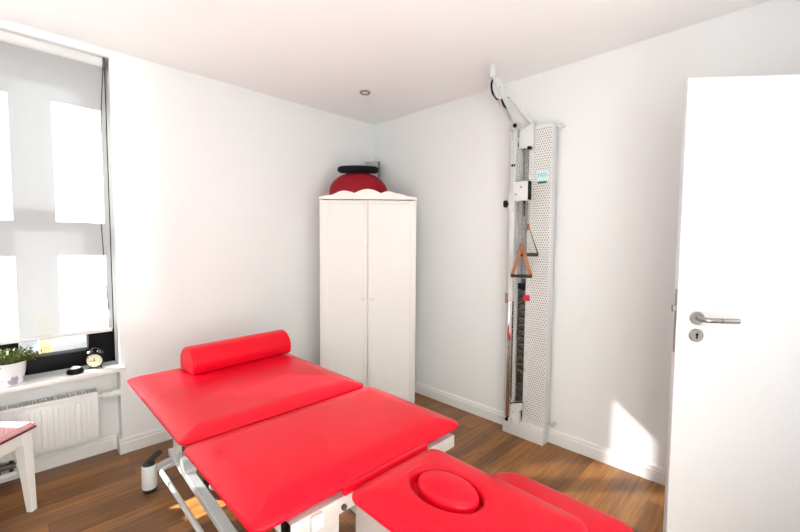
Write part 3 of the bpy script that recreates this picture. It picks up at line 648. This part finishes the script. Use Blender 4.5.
# posts and lifting links
for x in (-1.953, -1.45):
    bm = bmesh.new(); add_prism(bm, [(-.63, .15), (-.57, .15), (-.58, .30), (-.62, .46), (-.66, .50), (-.70, .50), (-.645, .36), (-.66, .15)], 0, x-.008, x+.012); T_('end_post', bm, M_FRAME)
    bm = bmesh.new(); add_prism(bm, [(-.74, .165), (-.83, .16), (-.83, .185), (-.80, .215), (-.76, .225)], 0, x-.024, x+.03); T_('link_bracket', bm, M_FRAME)
    for (ya, za, yb, zb_) in ((-.78, .17, -1.35, .48), (-1.95, .17, -1.36, .47)):
        if ya > -1: 
            bm = bmesh.new(); add_tube(bm, [(x+.05, -1.0, .15), (x+.05, yb, zb_)], .018, 10); T_('lift_link', bm, M_FRAME)
        else:
            bm = bmesh.new(); add_tube(bm, [(x+.05, ya, za), (x+.05, yb, zb_)], .018, 10); T_('lift_link', bm, M_FRAME)
# foot bar along the side
bm = bmesh.new()
add_tube(bm, [(-1.93, -.60, .125), (-1.99, -.605, .125), (-2.024, -.615, .125), (-2.036, -.65, .125), (-2.038, -1.3, .125), (-2.038, -2.18, .125), (-2.0, -2.22, .125), (-1.93, -2.23, .125)], .0115, 14); T_('foot_control_bar', bm, M_FRAME)
bm = bmesh.new(); add_lathe(bm, [(0, 0), (.03, 0), (.03, .055), (0, .055)], (-1.90, -.80, .05), (1, 0, 0), 20); T_('castor', bm, M_RUB)

# bolster on the table: D-shaped roll
bl = []
for i in range(33):
    a = math.radians(-28)+math.radians(236)*i/32; bl.append((.099*math.cos(a), .062+.096*math.sin(a)*1.0))
zmin = min(v for u, v in bl); bl = [(u, v-zmin) for u, v in bl]
bm = bmesh.new(); add_prism(bm, bl, 0, -.305, .305)
for e in bm.edges: pass
o = obj('bolster', bm, M_RED, smooth=50); bv = o.modifiers.new('b', 'BEVEL'); bv.width = .012; bv.segments = 4; bv.limit_method = 'ANGLE'; bv.angle_limit = math.radians(50)
o.location = (-1.590, -.583, TZ-.001); o.rotation_euler = (0, 0, math.radians(4.5)); tag(o, 'shiny red half-round vinyl bolster lying on the treatment table', 'bolster')

# ------------------------------------------------------------ stool at the left
st = thing('stool', 'white wooden stool with woven pink seat beside the radiator', 'stool', (-2.77, -.30, 0), math.radians(-45))
hs = .19
# corner of the seat points to world +x : local (+hs, +hs)
bm = bmesh.new(); add_box(bm, -hs, hs, -hs, hs, .412, .432, .006); add_box(bm, -hs+.01, hs-.01, -hs+.01, hs-.01, .43, .438, .004, 3); obj('seat_pad', bm, M_SEAT, st)
bm = bmesh.new(); add_box(bm, -hs-.003, hs+.003, -hs-.003, hs+.003, .404, .415, .004); obj('seat_piping', bm, M_LEATHE, st)
bm = bmesh.new(); q = hs-.012
for (a, b, c, d) in ((-q, q, q-.018, q), (-q, q, -q, -q+.018), (q-.018, q, -q, q), (-q, -q+.018, -q, q)): add_box(bm, a, b, c, d, .34, .404, .002)
obj('apron', bm, M_WARD, st)
for sx in (-1, 1):
    for sy in (-1, 1):
        bm = bmesh.new(); t = bmesh.new()
        top = V(sx*(q-.024), sy*(q-.024), .404); bot = V(sx*(q-.006), sy*(q-.006), 0)
        if sx > 0 and sy > 0: bot = V(q+.012, q-.03, 0)
        rings = []
        for p, h in ((top, .024), (top.lerp(bot, .18), .024), (bot, .0145)):
            rings.append([bm.verts.new(p+V(a*h, b*h, 0)) for a, b in ((1, 1), (-1, 1), (-1, -1), (1, -1))])
        for a, b in zip(rings, rings[1:]):
            for k in range(4): bm.faces.new([a[k], a[(k+1) % 4], b[(k+1) % 4], b[k]])
        bm.faces.new(rings[0]); bm.faces.new(rings[-1][::-1]); t.free()
        obj('leg', bm, M_WARD, st, smooth=0, bevel=.003)

# ------------------------------------------------------------ things on the sill
SZ = .562
# alarm clock, facing the room
ck_ = thing('alarm_clock', 'small round black twin-bell alarm clock on the window sill', 'clock', (-2.216, .038, SZ), math.radians(-22))
cz = .052
bm = bmesh.new(); add_lathe(bm, [(0, .0), (.036, 0), (.044, .006), (.045, .03), (.043, .036), (.039, .037), (.039, .033), (0, .033)], (0, .018, cz), (0, -1, 0), 40); obj('case', bm, M_BLACK, ck_)
bm = bmesh.new(); add_lathe(bm, [(0, 0), (.0388, 0), (.0388, .0012), (0, .0012)], (0, -.0152, cz), (0, -1, 0), 36); fc = obj('dial', bm, M_CREAM, ck_)
bm = bmesh.new()
for k in range(12):
    a = k*PI/6; add_box(bm, -.0012, .0012, -.0172, -.0163, .029, .035, mtx=Matrix.Translation((0, 0, cz)) @ Matrix.Rotation(a, 4, 'Y'))
for a, l, w_ in ((math.radians(-8), .018, .0018), (math.radians(-90), .027, .0013)): add_box(bm, -w_, w_, -.0182, -.0173, -.004, l, mtx=Matrix.Translation((0, 0, cz)) @ Matrix.Rotation(a, 4, 'Y'))
obj('hands', bm, M_BLACK, fc)
for s in (-1, 1):
    bm = bmesh.new(); c = V(s*.024, .002, cz+.047); ax_ = V(s*.45, 0, 1).normalized()
    add_lathe(bm, [(.0165, 0), (.0155, .006), (.010, .011), (0, .013)], c, ax_, 20); add_tube(bm, [c-ax_*.008, c], .0025, 8); obj('bell', bm, M_DSTEEL, ck_)
    bm = bmesh.new(); add_tube(bm, [(s*.022, 0, cz-.036), (s*.032, 0, 0.002)], [.004, .003], 8); obj('foot', bm, M_BLACK, ck_)
bm = bmesh.new(); add_tube(bm, [(-.02, .002, cz+.06)]+[(math.cos(PI-PI*i/10)*.02, .002, cz+.06+math.sin(PI*i/10)*.014) for i in range(1, 10)]+[(.02, .002, cz+.06)], .0018, 8); obj('carry_handle', bm, M_DSTEEL, ck_)
# black dome button
db = thing('desk_timer', 'low round black dome with white top on the sill left of the clock', 'timer', (-2.315, .008, SZ))
bm = bmesh.new(); add_lathe(bm, [(0, 0), (.036, 0), (.040, .005), (.040, .014), (.034, .026), (.026, .031), (0, .031)], n=36); obj('body', bm, M_BLACK, db)
bm = bmesh.new(); add_lathe(bm, [(.026, .0305), (.025, .033), (.015, .038), (0, .040)], n=30); fc = obj('white_top', bm, M_TRIM, db)
bm = bmesh.new(); add_box(bm, -.0025, .0025, -.012, .012, .037, .0405, .0008); obj('marker', bm, M_DGREY, fc)
# plant
pl = thing('potted_plant', 'trailing green herb in a white pot with grey floral print on the sill', 'plant', (-2.588, .028, SZ))
bm = bmesh.new(); add_lathe(bm, [(0, 0), (.052, 0), (.056, .004), (.070, .118), (.072, .122), (.067, .122), (.062, .100), (0, .100)], n=36); obj('pot', bm, M_POT, pl)
bm = bmesh.new(); add_lathe(bm, [(0, .112), (.04, .112), (.0645, .106), (.062, .099), (0, .099)], n=24); obj('soil', bm, M_SOIL, pl)
bs = bmesh.new(); bf = bmesh.new()
def leaf(bm, p, d, size):
    d = d.normalized(); s = d.cross(V(random.uniform(-.3, .3), random.uniform(-.3, .3), 1)); s = s.normalized() if s.length > .01 else V(1, 0, 0); nrm = s.cross(d)
    a = bm.verts.new(p); b = bm.verts.new(p+d*size*.5+s*size*.3+nrm*size*.08); c = bm.verts.new(p+d*size); e = bm.verts.new(p+d*size*.5-s*size*.3+nrm*size*.08); m = bm.verts.new(p+d*size*.5-nrm*size*.03)
    bm.faces.new([a, b, m]); bm.faces.new([b, c, m]); bm.faces.new([c, e, m]); bm.faces.new([e, a, m])
for k in range(96):
    a = random.uniform(0, 2*PI); lean = random.uniform(.3, 1.0)
    if k < 22: a = random.uniform(-.45, .4); lean = 1.25
    L_ = random.uniform(.05, .095)*(1.15 if k < 22 else 1)
    p = V(.05*random.random()*math.cos(a), .05*random.random()*math.sin(a), .108); d = V(math.cos(a)*lean, math.sin(a)*lean*(.6), random.uniform(.5, 1.0)).normalized(); pts = [p.copy()]
    for i in range(6):
        p = p+d*L_/6; d = (d+V(0, 0, -.06*lean)+V(random.uniform(-.1, .1), random.uniform(-.1, .1), random.uniform(-.1, .1))).normalized(); pts.append(p.copy())
        if p.y > .075: p.y = .075
        if i > 0:
            for _ in range(3): leaf(bf, p.copy(), V(random.uniform(-1, 1), random.uniform(-1, .4), random.uniform(-.3, .8)), random.uniform(.012, .021))
    add_tube(bs, pts, .0009, 5)
obj('stems', bs, M_STEM, pl); obj('leaves', bf, M_LEAF, pl, smooth=0)
# beige post outside, on the outer ledge
bm = bmesh.new(); add_lathe(bm, [(0, 0), (.032, 0), (.032, .25), (.036, .26), (.036, .28), (0, .28)], n=24)
o = obj('garden_lantern', bm, M_TAN, smooth=40); o.location = (-2.425, .40, .60); tag(o, 'beige cylinder standing outside the window, seen below the blind', 'lantern')
